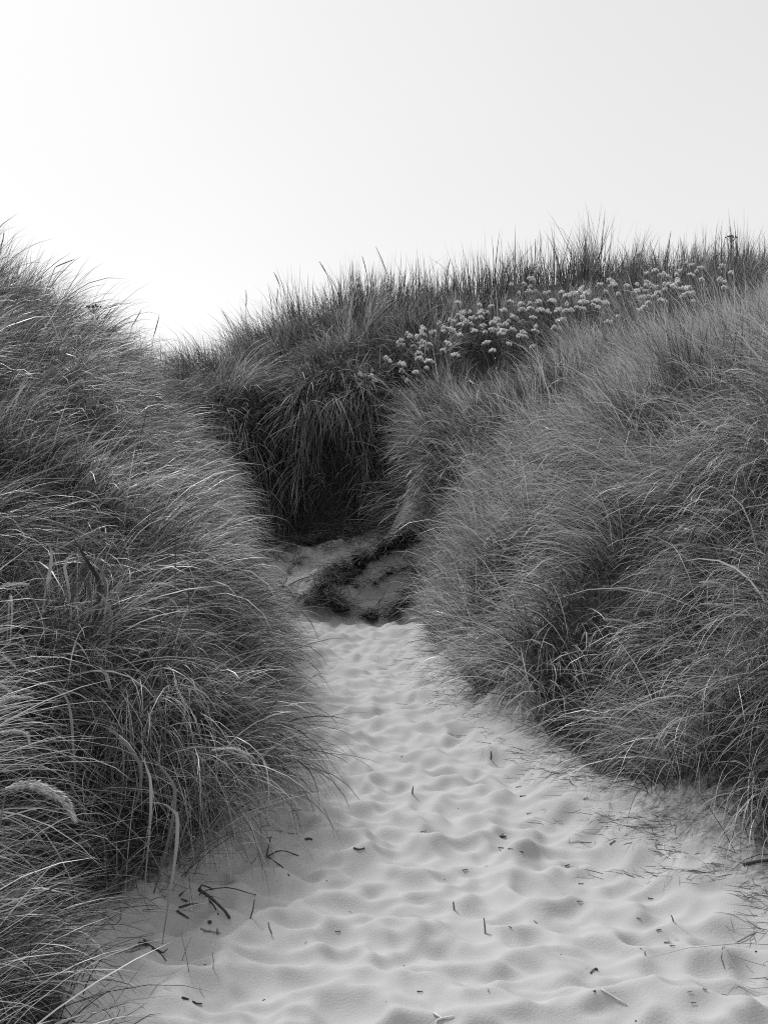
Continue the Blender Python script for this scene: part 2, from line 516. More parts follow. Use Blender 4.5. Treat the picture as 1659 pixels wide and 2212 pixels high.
# ------------------------------------------------------------------ grass
def blade_mesh(name, P, phi, th0, kap, L, W, tone, seg, material, pw=1.3, drift=.3, roll=.7, clear=.008):
    n = len(P)
    s = np.linspace(0, 1, seg + 1)
    sm = (s[:-1] + s[1:]) / 2
    dr = rng.normal(0, drift, n)
    def dirs(t):
        th = th0[:, None] + kap[:, None] * t[None] ** pw
        th = np.minimum(th, R(172))
        az = phi[:, None] + dr[:, None] * t[None]
        return np.stack([np.sin(th) * np.cos(az), np.sin(th) * np.sin(az), np.cos(th)], -1), az
    d, _ = dirs(sm)
    pos = np.concatenate([np.zeros((n, 1, 3)), np.cumsum(d, 1)], 1) * (L / seg)[:, None, None] + P[:, None]
    g = H(pos[..., 0], pos[..., 1]) + clear
    pos[:, 1:, 2] = np.maximum(pos[:, 1:, 2], g[:, 1:])
    t, az = dirs(s)
    side = np.stack([-np.sin(az), np.cos(az), np.zeros_like(az)], -1)
    nn = np.cross(t, side)
    r = rng.normal(0, roll, n)[:, None, None]
    side = side * np.cos(r) + nn * np.sin(r)
    prof = np.minimum(1, .75 + s) * np.clip(1 - s, 0, 1) ** .45
    w = (W[:, None] * prof[None])[..., None] * .5
    A = pos - side * w; B = pos + side * w
    vper = 2 * seg + 1
    V = np.empty((n, vper, 3), np.float32)
    V[:, 0:2 * seg:2] = A[:, :seg]; V[:, 1:2 * seg:2] = B[:, :seg]; V[:, 2 * seg] = pos[:, seg]
    base = (np.arange(n) * vper)[:, None, None]
    q1 = np.array([[2 * i, 2 * i + 1, 2 * i + 3, 2 * i + 2] for i in range(seg - 1)])[None]
    t1 = np.array([[2 * seg - 2, 2 * seg - 1, 2 * seg]])[None]
    return np_mesh(name, V.reshape(-1, 3), (q1 + base).reshape(-1, 4), (t1 + base).reshape(-1, 3), material,
                   np.repeat(tone, vper))


def wrap_mix(a, b, w):
    return np.arctan2((1 - w) * np.sin(a) + w * np.sin(b), (1 - w) * np.cos(a) + w * np.cos(b))


TRI = [0]


def grass_field(label, region, dens, tuft_n, Lr, Wd, seg, lean=1.0, tone=.16, seed=0, prefer=None, pw_pref=.3,
                up=0., material=None, name='marram_grass', spread=.06, droop=1.0, clump=.55, stiff=.0, mess=.32):
    """tufts of marram over a patch of dune, gathered in tussocks; region = (x0, x1, y0, y1, keep(x, y))"""
    g = np.random.default_rng(seed)
    x0, x1, y0, y1, keep = region
    nt_ = int((x1 - x0) * (y1 - y0) * dens / tuft_n * 2.0)
    tx = g.uniform(x0, x1, nt_); ty = g.uniform(y0, y1, nt_)
    sx_, sy_ = grad(tx, ty, .10)
    k = keep(tx, ty) & (np.abs(tx) < .325 * ty + .9) & (g.random(nt_) < np.sqrt(1 + sx_ ** 2 + sy_ ** 2) / 2.0 * .86)
    tx, ty = tx[k], ty[k]
    # tussocks: blades part outwards from the middle of the nearest one
    nc = max(6, int((x1 - x0) * (y1 - y0) / (clump * clump)))
    cx = g.uniform(x0, x1, nc); cy = g.uniform(y0, y1, nc)
    d2 = (tx[:, None] - cx[None]) ** 2 + (ty[:, None] - cy[None]) ** 2
    ci = d2.argmin(1)
    rr = np.sqrt(d2[np.arange(len(tx)), ci]) / clump
    # thin out between tussocks
    hl = hollow(tx, ty)
    k = g.random(len(tx)) < np.clip(1.4 - rr * 1.35, .12, 1) * (1 - .8 * hl)
    tx, ty, ci, rr = tx[k], ty[k], ci[k], rr[k]
    nt_ = len(tx)
    gx, gy = grad(tx, ty)
    slope = np.hypot(gx, gy)
    az = np.arctan2(-gy, -gx)
    if prefer is not None:
        az = wrap_mix(az, np.full(nt_, prefer), pw_pref)
    az = az + N3.fbm(tx * .7, ty * .7, 2) * 1.1 + g.normal(0, .35, nc)[ci]
    rad = np.arctan2(ty - cy[ci], tx - cx[ci])
    az = wrap_mix(az, rad, np.clip(rr * .75, 0, .48)) + g.normal(0, .20, nt_)
    st = np.clip(slope, 0, 1.3) / 1.3
    t_th = (R(6) + R(36) * st) * lean + R(22) * np.clip(rr, 0, 1) + g.normal(0, R(6), nt_)
    t_kp = (R(34) + R(50) * st) * droop + g.normal(0, R(10), nt_) + g.normal(0, R(10), nc)[ci]
    t_L = g.uniform(*Lr, nt_) * (1.12 - .42 * np.clip(rr, 0, 1.1) ** 2) * np.exp(g.normal(0, .14, nc))[ci]
    t_tone = tone * np.exp(g.normal(0, .20, nt_) + g.normal(0, .30, nc)[ci] + .50 * N2.fbm(tx * .6 + 5, ty * .6, 3))
    cnt = g.poisson(tuft_n, nt_)
    ti = np.repeat(np.arange(nt_), cnt)
    n = len(ti)
    px = tx[ti] + g.normal(0, spread, n); py = ty[ti] + g.normal(0, spread, n)
    k = keep(px, py)
    ti, px, py = ti[k], px[k], py[k]
    n = len(ti)
    P = np.stack([px, py, H(px, py) - .02], -1)
    phi = az[ti] + g.normal(0, mess, n)
    # a share of blades stands up out of the general lie, a few lie anywhere
    odd = g.random(n) < .13
    phi = np.where(odd, g.uniform(-math.pi, math.pi, n), phi)
    th0 = t_th[ti] + g.normal(0, R(9), n) - up
    kap = np.maximum(R(4), t_kp[ti] + g.normal(0, R(18), n)) * (1 - stiff * (g.random(n) < .5))
    th0 = np.where(odd, g.uniform(R(2), R(30), n), th0)
    coarse = g.random(n) < .06
    L = t_L[ti] * g.uniform(.5, 1.2, n) * np.where(coarse, 1.12, 1)
    W = Wd * g.uniform(.55, 1.3, n) * np.where(coarse, 2.0, 1)
    tn = t_tone[ti] * np.where(g.random(n) < .48, .32, 1.55) * np.exp(g.normal(0, .40, n))
    pale = (g.random(n) < .06) | (coarse & (g.random(n) < .6))
    tn = np.where(pale, tn * 1.9, tn)
    tn = np.clip(tn, .015, .62)
    me = blade_mesh(name, P, phi, th0, kap, L, W, tn, seg, material or M_GRASS)
    o = new_obj(name, me)
    tag(o, label, 'grass', kind='stuff')
    TRI[0] += n * (2 * seg - 1)
    print(label, n)
    return o


nz = lambda x, y, f=2.2, s=.14: s * N4.fbm(x * f, y * f, 3)
left_of = lambda x, y, o=.16: x < toe_l(y) - o + nz(x, y)
right_of = lambda x, y, o=.12: x > toe_r(y) + o + nz(x, y)

grass_field('fine pale grass spilling onto the sand at the bottom left corner',
            (-2.4, -.7, 2.7, 4.6, lambda x, y: left_of(x, y, .27)), 3600, 50, (.36, .62), .0042, 7, 1.25, .25, 21, 0.0, .45, clump=.5)
grass_field('dark arching grass clump bulging over the left edge of the path',
            (-3.0, -.1, 4.6, 7.0, lambda x, y: left_of(x, y, .07)), 2700, 45, (.36, .70), .0046, 7, 1.3, .19, 22, -.2, .3, clump=.6, mess=.5, droop=1.1)
grass_field('mid grey wind-combed grass on the left dune face',
            (-4.6, -.1, 7.0, 11.5, lambda x, y: left_of(x, y, .18)), 2000, 50, (.33, .64), .0052, 5, 1.1, .31, 23, 0.1, .35, clump=.7, mess=.5)
grass_field('tangled grass on the upper left dune below the skyline',
            (-6.2, -.5, 11.5, 15.6, lambda x, y: left_of(x, y, .18)), 1400, 40, (.38, .75), .0066, 5, .9, .31, 24, 0.3, .4, clump=.8, mess=.5)
grass_field('arching grass on the right dune nearest the camera',
            (1.1, 4.2, 3.2, 6.4, lambda x, y: right_of(x, y, .14)), 2500, 50, (.50, .90), .0044, 7, 1.2, .25, 25, math.pi, .35, clump=.7)
grass_field('silky grass clumps leaning left over the sand on the right dune foot',
            (.3, 4.6, 6.4, 10.0, lambda x, y: right_of(x, y, .12)), 2000, 50, (.45, .80), .0050, 5, 1.1, .44, 26, math.pi + .2, .35, clump=.8)
grass_field('pale upright grass on the broad face of the right dune',
            (.2, 6.4, 10.0, 14.0, lambda x, y: right_of(x, y, .10)), 1550, 45, (.40, .75), .0062, 5, .6, .58, 27, math.pi, .35, clump=.8, stiff=.75)
grass_field('pale grass crest of the right dune in front of the white flowers',
            (.3, 7.2, 14.0, 16.9, lambda x, y: x > np.interp(y, [14, 15.2, 16.9], [.80, .42, .05]) + nz(x, y)), 1200, 40, (.38, .70), .0075, 4, .5, .56, 28, math.pi, .3, clump=.8, stiff=.5)
grass_field('darker grass around the white flowers behind the right dune crest',
            (1.0, 8.2, 16.9, 20.6, lambda x, y: (x > 1.0)), 900, 40, (.35, .62), .0070, 4, .7, .20, 29, clump=.8, stiff=.4)
grass_field('short upright grass along the right skyline',
            (2.0, 8.6, 20.6, 23.2, lambda x, y: x > 2.0), 720, 18, (.35, .90), .0100, 4, .4, .11, 30, up=R(6), droop=.7, clump=.6, spread=.10, stiff=.6)
grass_field('grass on the mound above the dark cut bank',
            (-3.4, 2.0, 17.55, 20.6, lambda x, y: (x < 1.0) & (x > -3.4)), 1000, 40, (.40, .75), .0075, 4, .9, .25, 31, clump=.8)
grass_field('dark upright grass along the middle skyline',
            (-5.5, 2.0, 20.4, 23.0, lambda x, y: x < 2.0), 720, 18, (.38, .95), .0100, 4, .4, .12, 32, up=R(6), droop=.7, clump=.6, spread=.10, stiff=.6)
grass_field('short dark grass in the dip between left dune and mound',
            (-5.2, -1.5, 15.5, 20.4, lambda x, y: (x < -1.95 - (y < 17.2) * .25) & ((y < 17.8) | (x < -3.3))), 900, 40, (.40, .70), .0050, 4, .8, .17, 33, clump=.8)


def thatch(label, x0, x1, y0, y1, keep, dens, seed):
    g = np.random.default_rng(seed)
    n = int((x1 - x0) * (y1 - y0) * dens)
    x = g.uniform(x0, x1, n); y = g.uniform(y0, y1, n)
    sx_, sy_ = grad(x, y, .1)
    k = keep(x, y) & (np.abs(x) < .325 * y + .5) & (g.random(n) < .35 + .65 * hollow(x, y) + .3 * np.hypot(sx_, sy_))
    x, y, sx_, sy_ = x[k], y[k], sx_[k], sy_[k]
    n = len(x)
    P = np.stack([x, y, H(x, y) - .01], -1)
    az = np.arctan2(-sy_, -sx_) + g.normal(0, 1.1, n)
    me = blade_mesh('thatch', P, az, g.uniform(R(5), R(80), n), g.uniform(R(10), R(90), n), g.uniform(.12, .45, n), .0035 + .0004 * y * g.uniform(.5, 1.3, n),
                    np.clip(.085 * np.exp(g.normal(0, .8, n)), .015, .5), 4, M_DARKGRASS, 1.2, .4, .7)
    TRI[0] += n * 7
    print(label, n)
    return tag(new_obj('thatch', me), label, 'grass', kind='stuff')


thatch('dead dark thatch between the clumps of the left dune', -5, -.2, 3, 15, lambda x, y: left_of(x, y, .10), 1500, 71)
thatch('dead dark thatch in the hollows of the right dune', .3, 6, 3.2, 16.5, lambda x, y: right_of(x, y, .08), 1500, 72)


def fringe(label, n, seed, xr, yr, Lr, th, kp, W, tone, name='hanging_grass', seg=6, azs=.5, mat_=None, az0=-math.pi / 2):
    """old grass that hangs down over the cut face, in strands"""
    g = np.random.default_rng(seed)
    ns = n // 28
    sx = g.uniform(*xr, ns); sy = g.uniform(*yr, ns)
    sl = g.uniform(*Lr, ns); st = tone * np.exp(g.normal(0, .5, ns)); sa = az0 + g.normal(0, azs, ns)
    ti = np.repeat(np.arange(ns), 28)
    m = len(ti)
    x = sx[ti] + g.normal(0, .045, m); y = sy[ti] + g.normal(0, .04, m)
    P = np.stack([x, y, H(x, y) - .01], -1)
    me = blade_mesh(name, P, sa[ti] + g.normal(0, .25, m), g.uniform(*th, m), g.uniform(*kp, m), sl[ti] * g.uniform(.5, 1.1, m),
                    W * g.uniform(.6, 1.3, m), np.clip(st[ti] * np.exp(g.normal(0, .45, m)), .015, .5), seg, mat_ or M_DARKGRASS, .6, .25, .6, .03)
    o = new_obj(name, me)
    TRI[0] += m * (2 * seg - 1)
    return tag(o, label, 'grass', kind='stuff')


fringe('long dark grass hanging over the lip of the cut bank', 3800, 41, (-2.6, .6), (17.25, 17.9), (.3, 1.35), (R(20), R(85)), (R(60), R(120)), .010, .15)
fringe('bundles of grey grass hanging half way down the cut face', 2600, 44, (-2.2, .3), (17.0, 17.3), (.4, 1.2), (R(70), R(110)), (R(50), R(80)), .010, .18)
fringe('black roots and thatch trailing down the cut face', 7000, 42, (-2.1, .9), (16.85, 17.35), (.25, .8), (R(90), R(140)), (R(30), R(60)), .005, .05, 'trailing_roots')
fringe('grass bowing forward over the top of the cut bank', 5200, 45, (-2.7, .6), (17.8, 18.7), (.45, .85), (R(20), R(60)), (R(45), R(95)), .009, .19, 'bowing_grass')
fringe('dark wisps of grass drooping from the foot of the bank onto the slump', 1300, 46, (-2.0, .4), (16.6, 17.05), (.2, .55), (R(60), R(95)), (R(30), R(70)), .007, .09, 'drooping_grass', 5, .7)
fringe('pale grass combed down over the shoulder between bank and right dune', 2600, 48, (.45, .95), (14.9, 16.9), (.4, .8), (R(35), R(75)), (R(40), R(80)), .0075, .30, 'combed_grass', 5, .4, M_GRASS, math.pi * 1.15)
fringe('dark grass drooping over the top end of the pale sand slab', 1300, 49, (.05, .55), (15.7, 16.8), (.35, .7), (R(40), R(80)), (R(40), R(80)), .0075, .13, 'drooping_grass', 5, .5, None, math.pi * 1.3)
fringe('sparse grass in the sandy gully left of the slump', 700, 47, (-2.0, -1.0), (14.7, 15.9), (.15, .4), (R(20), R(90)), (R(20), R(60)), .005, .10, 'sparse_grass', 4, 1.2)
fringe('thin dark grass straggling over the slumped sand', 2600, 43, (-2.0, .5), (15.9, 17.0), (.2, .5), (R(60), R(110)), (R(20), R(60)), .0045, .08, 'straggling_grass', 4, .9)

print('grass triangles', TRI[0])


# ------------------------------------------------------------------ small helpers for things placed on the ground
def canopy(u, v, off, d0=2.5, d1=26):
    """point where the ray through photo pixel (u, v) comes within OFF metres above the ground"""
    D = np.linspace(d0, d1, 3000)
    p = at(u, v, D)
    b = np.nonzero(p[2] < H(p[0], D) + off)[0]
    d = D[b[0]] if len(b) else d1
    return at(u, v, d)


def ground_at(x, y, dz=0.0):
    return np.array([x, y, float(H(x, y)) + dz])


def smooth_path(pts, n=9):
    pts = np.asarray(pts, float)
    if len(pts) == 2:
        t = np.linspace(0, 1, n)[:, None]
        return pts[0] * (1 - t) + pts[1] * t
    t = np.concatenate([[0], np.cumsum(np.linalg.norm(np.diff(pts, axis=0), axis=1))])
    tt = np.linspace(0, t[-1], n)
    return np.stack([pchip(t, pts[:, k], tt) for k in range(3)], 1)


def head_mesh(mb, pts, r, n, jag=1.0):
    """a bristly seed spike: spikelets round a core along pts"""
    pts = np.asarray(pts, float)
    m = len(pts)
    prof = np.sin(np.linspace(.12, .97, m) * math.pi) ** .6
    mb.tube(pts, np.maximum(prof * r * .52, r * .1), 7, .2)
    T = np.gradient(pts, axis=0); T /= np.linalg.norm(T, axis=1)[:, None]
    for k in range(n):
        f = random.random() * (m - 1.01); i = int(f); f -= i
        p = pts[i] * (1 - f) + pts[i + 1] * f
        pr = (prof[i] * (1 - f) + prof[i + 1] * f) * r
        t = T[i]
        a = np.cross(t, [.3, .5, .8]); a /= np.linalg.norm(a); b = np.cross(t, a)
        w = random.random() * 2 * math.pi
        o = math.cos(w) * a + math.sin(w) * b
        sdir = np.cross(t, o)
        l = r * random.uniform(.9, 1.7) * jag
        st = p + o * pr * .4
        en = st + t * l + o * pr * random.uniform(.4, .9)
        md = (st + en) / 2 + o * pr * .15
        wd = r * .13
        mb._add([st, md - sdir * wd, en, md + sdir * wd], [[0, 1, 2, 3]], [], .2)


def seed_stalk(base, head, r, label, group=None, dark=False, n=70, stem_r=.0022, name='seed_stalk', bend=None):
    """a flowering stalk: stem from the ground to the head, bristly head along HEAD points"""
    head = smooth_path(head, 9)
    root = empty(name, base)
    tag(root, label, 'grass stalk', group)
    b = np.asarray(base, float)
    mid = b * .45 + head[0] * .55 if bend is None else np.asarray(bend, float)
    if bend is None:
        mid = mid + (head[0] - head[2]) * .25 + np.array([0, 0, .04])
    st = smooth_path([b, mid, head[0]], 9) - b
    mb = MB(); mb.tube(np.concatenate([st, head[1:5] - b]), np.linspace(stem_r * 1.2, stem_r * .7, 13), 5)
    mb.build('stem', M_STEM, root)
    mb = MB(); head_mesh(mb, head - b, r, n)
    mb.build('seed_head', M_DARKSEED if dark else M_SEED, root)
    return root


def px_line(pts, D):
    return [at(u, v, D) for u, v in pts]


# ------------------------------------------------------------------ plumes and dark spikes in the grass
def plume(head, r, label, off=.62, base_px=None, dark=False, n=220, stem_r=.0024, group=None, drop=.0):
    u, v = head[0]
    c = canopy(u, v, off)
    D = c[1]
    if base_px is None:
        d = np.array(head[0], float) - np.array(head[1], float)
        d /= np.linalg.norm(d) + 1e-6
        bx = c[0] + d[0] * .35 - .05 * np.sign(c[0]); by = D + .22
        base = ground_at(bx, by, -.02)
    else:
        q_ = at(base_px[0], base_px[1], D + .1)
        base = ground_at(q_[0], D + .1, -.02)
    return seed_stalk(base, px_line(head, D), r, label, group, dark, n, stem_r)


plume([(-8, 1474), (12, 1487), (30, 1500)], .0079, 'short furry plume drooping in from the left edge, upper of the two close together')
plume([(-6, 1527), (28, 1507), (66, 1507)], .0086, 'furry pale plume curving up and over just below another short one at left edge')
plume([(-4, 1584), (35, 1580), (58, 1586), (63, 1602)], .0086, 'pale plume with a bent down tip at left edge above the big plume')
plume([(14, 1704), (60, 1697), (95, 1706), (135, 1728), (158, 1764)], .014, 'largest furry plume, bowed over the pale grass at lower left', n=520, base_px=(-60, 1790), off=.82)
plume([(458, 1620), (500, 1617), (548, 1636)], .0075, 'pale plume lying almost level over dark grass near the left path edge', base_px=(330, 1690))
plume([(-5, 1272), (22, 1263), (58, 1262)], .0100, 'pale level plume at left edge beside the broad-leaved grass')
plume([(-4, 1432), (12, 1425), (30, 1436)], .010, 'small crumbly plume at left edge between the level plume and the furry pair')
R_PL = 'pale plumes on the right dune'
plume([(1432, 1150), (1480, 1147), (1530, 1160)], .012, 'uppermost long pale plume bowing to the left on the right dune', base_px=(1600, 1230), group=R_PL)
plume([(1509, 1258), (1545, 1260), (1582, 1281)], .012, 'pale plume bowing left on right dune, just above another of its size', base_px=(1650, 1330), group=R_PL)
plume([(1512, 1305), (1555, 1307), (1600, 1318)], .012, 'pale plume bowing left on right dune, just below another of its size', base_px=(1680, 1370), group=R_PL)
plume([(1302, 1337), (1345, 1341), (1390, 1363)], .009, 'slender pale plume bowing left above the dark hollow of the right dune', base_px=(1450, 1430), group=R_PL)
plume([(1535, 1103), (1560, 1102), (1588, 1112)], .010, 'small pale plume near the right edge above the long bowed one', base_px=(1640, 1180), group=R_PL)

SPK = [  # head bottom, head top, distance, radius, label
    ((332, 728), (345, 681), 19.5, 'dark upright spike standing alone in the dip of the skyline, right of a leaning one'),
    ((285, 706), (305, 671), 19.0, 'dark spike leaning right against the sky, left of the upright one in the dip'),
    ((210, 697), (240, 676), 14.0, 'dark spike slanting right above the slope of the left dune'),
    ((120, 577), (162, 560), 12.5, 'dark spike lying nearly level against the sky above the left dune'),
    ((2, 538), (10, 501), 12.0, 'dark spike reaching highest at the left edge of the photo'),
    ((605, 618), (592, 588), 21.0, 'dark spike leaning left on the left part of the mound skyline'),
    ((707, 594), (690, 565), 21.5, 'dark spike leaning left high over the middle of the mound skyline'),
    ((532, 664), (532, 626), 20.5, 'straight dark spike at the left shoulder of the mound'),
    ((500, 708), (480, 671), 20.0, 'dark spike leaning left at the low left end of the mound'),
    ((840, 600), (812, 533), 22.0, 'tallest dark spike on the mound skyline, leaning left'),
    ((793, 596), (782, 552), 22.0, 'dark spike just left of the tallest one on the mound'),
    ((964, 590), (972, 560), 22.0, 'short dark spike between mound and right ridge'),
    ((1167, 568), (1167, 500), 22.3, 'tallest dark upright spike on the right ridge'),
    ((1154, 582), (1156, 516), 22.0, 'thick dark spike close beside the tallest one on the right ridge'),
    ((598, 655), (600, 622), 20.8, 'straight dark spike below the left leaning one on the mound'),
    ((1437, 560), (1449, 498), 22.5, 'dark spike leaning right on the right ridge skyline'),
]
for a_, b_, D, lab in SPK:
    pb, pt = at(*a_, D), at(*b_, D)
    d = (pb - pt); d /= np.linalg.norm(d)
    g0 = ground_at(pb[0] + d[0] * .2, D, -.02)
    if g0[2] > pb[2] - .05:
        g0[2] = pb[2] - .25
    seed_stalk(g0, [pb, (pb + pt) / 2 + np.array([.005, 0, .004]), pt], .014 if D > 18 else .010, lab,
               'dark seed spikes along the skyline', True, 60, .004)
DST = [((305, 941), (320, 881), 'thin dark spike standing on the pale upper slope of the left dune'),
       ((379, 1250), (380, 1150), 'long thin dark stalk rising from the middle of the left dune'),
       ((410, 1320), (405, 1245), 'dark stalk just right of the long thin one on the left dune'),
       ((1488, 1180), (1512, 1100), 'straight dark stalk leaning right among the plumes of the right dune'),
       ((1160, 820), (1140, 760), 'dark stalk leaning left above the crest of the right dune'),
       ((1505, 790), (1530, 700), 'dark stalk leaning right high on the right dune near the flowers'),
       ((1290, 1240), (1268, 1175), 'dark stalk leaning left in the middle of the right dune')]
for a_, b_, lab in DST:
    c = canopy(*a_, .5)
    D = c[1]
    pb, pt = at(*a_, D), at(*b_, D)
    seed_stalk(ground_at(pb[0] - (pt - pb)[0] * .5, D + .05, -.02), [pb, (pb + pt) / 2, pt], .006, lab, 'dark stalks in the dune grass', True, 50, .003)

# two dark umbels against the sky
for (u, v, D, sc_, lab) in [(207, 658, 13.5, 1.0, 'dark branching seed umbel above the slope of the left dune'),
                            (1582, 511, 22.3, 1.3, 'dark branching seed umbel on the right ridge against the sky')]:
    top = at(u, v, D)
    g0 = ground_at(top[0] - .08, D, -.02)
    root = empty('seed_umbel', g0)
    tag(root, lab, 'dry umbel')
    mb = MB(); hub = top - np.array([.02, 0, .10]) - g0
    mb.tube(smooth_path([np.zeros(3), hub * .5 + [.02, 0, 0], hub], 7), .004 * sc_, 5); mb.build('stem', M_STEM, root)
    mb = MB()
    for k in range(11):
        w = k * 2.4; e = hub + sc_ * np.array([math.cos(w) * .09 * (k / 11) ** .5, math.sin(w) * .07 * (k / 11) ** .5, .08 + random.uniform(-.015, .015)])
        mb.tube([hub, (hub + e) / 2 + [0, 0, -.01], e], .0025 * sc_, 4)
        mb.lump(e, .013 * sc_, seg=5, ring=3)
    mb.build('umbel', M_DARKSEED, root)

# ------------------------------------------------------------------ broad-leaved grasses on the left
def leafy(label, leaves, width, off=.47, group='broad-leaved grasses on the left dune'):
    """a plant whose broad blades pass through the given photo pixels"""
    us = np.mean([l[0][0][0] for l in leaves]); vs_ = max(l[0][0][1] for l in leaves)
    D = canopy(us, vs_, off)[1]
    base = ground_at(at(us, vs_, D)[0] - .12, D + .34, -.02)
    root = empty('broad_leaved_grass', base)
    tag(root, label, 'plant', group)
    for pts, wpx, tone in leaves:
        dd = D + random.uniform(-.06, .05)
        P = px_line(pts, dd)
        for i in range(len(P)):
            P[i][1] += .14 - .06 * i
        line = smooth_path([base + (np.array([P[0][0], P[0][1], base[2]]) - base) * .4] + P, 14) - base
        n = len(line)
        t = np.linspace(0, 1, n)
        w = wpx * PX * dd * .46 * np.clip(.12 + t * 1.5, 0, 1) * np.clip((1 - t) * 3.2, 0, 1) ** .7 + .0006
        a0 = random.uniform(-.5, .5)
        side = [np.array([math.cos(a0 + .9 * k), .6 * math.sin(a0 + .9 * k), -.35 * math.sin(a0 + 1.2 * k)]) for k in t]
        mb = MB(); mb.ribbon(line, w, side, tone); mb.build('leaf', M_LEAF, root)
    return root


def L_(pts, w=7, tone=.3):
    return (pts, w, tone)


leafy('tall tuft of broad grass blades, dark and pale mixed, at left edge of the dune', [
    L_([(130, 1271), (130, 1233), (148, 1201), (172, 1196), (182, 1204)], 7, .42), L_([(200, 1263), (186, 1226), (172, 1186), (160, 1155)], 9, .05),
    L_([(196, 1262), (182, 1215), (166, 1180)], 8, .06), L_([(178, 1281), (160, 1243), (146, 1226)], 7, .09), L_([(212, 1262), (206, 1228), (214, 1200)], 6, .12)], 8)
leafy('broad pale blade bowing left beside the tall dark tuft on the left dune', [
    L_([(225, 1336), (219, 1300), (208, 1279), (194, 1270)], 8, .45), L_([(224, 1336), (246, 1337), (276, 1340)], 5, .40), L_([(226, 1336), (236, 1320), (262, 1322)], 4, .35),
    L_([(216, 1275), (221, 1251), (218, 1244)], 6, .42)], 7)
leafy('upright pale blade with blunt tip left of the tall dark tuft', [L_([(84, 1260), (100, 1216), (108, 1186), (112, 1181)], 8, .40), L_([(80, 1270), (70, 1230), (58, 1190)], 4, .2)], 7)
leafy('broad pale blade hooked to the left above the dark left clump', [L_([(224, 1500), (218, 1458), (203, 1439), (190, 1434)], 10, .45), L_([(155, 1484), (184, 1445), (176, 1428)], 9, .06)], 9)
leafy('long thin blade bowing left over the dark clump near the plumes', [L_([(142, 1680), (141, 1545), (130, 1492), (102, 1471)], 6, .30)], 6)
leafy('broad blade slanting left across the middle of the dark clump', [L_([(290, 1680), (262, 1614), (228, 1573), (196, 1556)], 9, .26), L_([(250, 1640), (225, 1560)], 4, .25)], 8)
leafy('short upright pale blade with square tip in the dark clump', [L_([(309, 1700), (306, 1664), (310, 1638)], 7, .45), L_([(364, 1726), (346, 1674), (324, 1638)], 8, .16)], 7)
leafy('small pale hooked blade beside a dark one near the path side of the clump', [L_([(388, 1535), (383, 1508), (388, 1494)], 6, .45), L_([(420, 1560), (405, 1510)], 9, .05)], 7)
leafy('broad curved blade low in the dark clump close to the sand', [L_([(368, 1784), (340, 1748), (316, 1736)], 9, .26)], 8)
leafy('dark broad blade arching towards the sand at the path edge of the clump', [L_([(552, 1652), (590, 1646), (632, 1655), (648, 1668)], 5, .06)], 6, .3)
def stray(label, pts, w, mat_=None):
    """one long blade arching out of the clump over the sand; pts = (u, v, height above ground)"""
    W = [canopy(u, v, h) for u, v, h in pts]
    base = ground_at(W[0][0], W[0][1], 0)
    line = smooth_path(W, 14)
    n = len(line); t = np.linspace(0, 1, n)
    wd = w * PX * W[0][1] * .5 * (1 - t) ** .5 * np.clip(t * 3 + .5, 0, 1) + .0004
    mb = MB(); mb.ribbon(line - base, wd, np.array([.3, .8, .3]), .05)
    o = mb.build('stray_blade', mat_ or M_LEAF); o.location = tuple(base)
    return tag(o, label, 'grass blade', 'single blades arching over the path')


stray('bent dark blade kinked over the path edge, highest of the stray blades', [(628, 1540, .30), (690, 1457, .42), (722, 1500, .25)], 3.5)
stray('long dark blade arching far out over the sand from the left clump', [(600, 1560, .40), (650, 1580, .40), (700, 1625, .22), (745, 1690, .02)], 4)
stray('dark blade hanging down beside the left clump above the sand', [(640, 1640, .38), (672, 1670, .30), (688, 1720, .14), (692, 1775, .02)], 4)
stray('thin dark blade slanting down at the tip of the left clump', [(622, 1690, .30), (632, 1750, .15), (645, 1815, .01)], 4)
stray('dark blade near the path end crossing in front of pale sand', [(640, 1310, .40), (672, 1345, .25), (690, 1385, .05)], 4)
leafy('white tipped bent blade low on the left edge of the photo', [L_([(0, 1290), (14, 1330), (18, 1400)], 5, .35), L_([(30, 1392), (26, 1372), (18, 1366)], 6, .5)], 6)

# ------------------------------------------------------------------ white flowers along the ridge
def flower_parts(seed):
    random.seed(seed)
    stem = MB(); head = MB(); lf = MB()
    h = .46
    hub = np.array([random.uniform(-.05, .05), random.uniform(-.03, .03), h - .07])
    stem.tube(smooth_path([np.zeros(3), hub * .5 + [random.uniform(-.02, .02), 0, 0], hub], 6), .0035, 4, .15)
    nh = random.randint(7, 14)
    for k in range(nh):
        w = k * 2.4; r = random.uniform(.9, 1.1) * .062 * math.sqrt((k + .3) / nh)
        e = hub + np.array([math.cos(w) * r * 1.15, math.sin(w) * r, .065 + random.uniform(-.014, .014) - r * r * 6])
        stem.tube([hub, (hub + e) / 2 + [0, 0, -.008], e], .0018, 3, .15)
        head.lump(e, (.021, .021, .018), seg=6, ring=3, jit=.25)
    for k in range(5):
        z = h * (.2 + .13 * k); w = random.uniform(0, 6.3); b = hub * z / (h - .07)
        d = np.array([math.cos(w), math.sin(w), .5])
        lf.ribbon([b, b + d * .04, b + d * .08 - [0, 0, .02]], [.004, .008, .0005], np.array([-math.sin(w), math.cos(w), 0]), .12)
    return stem, head, lf


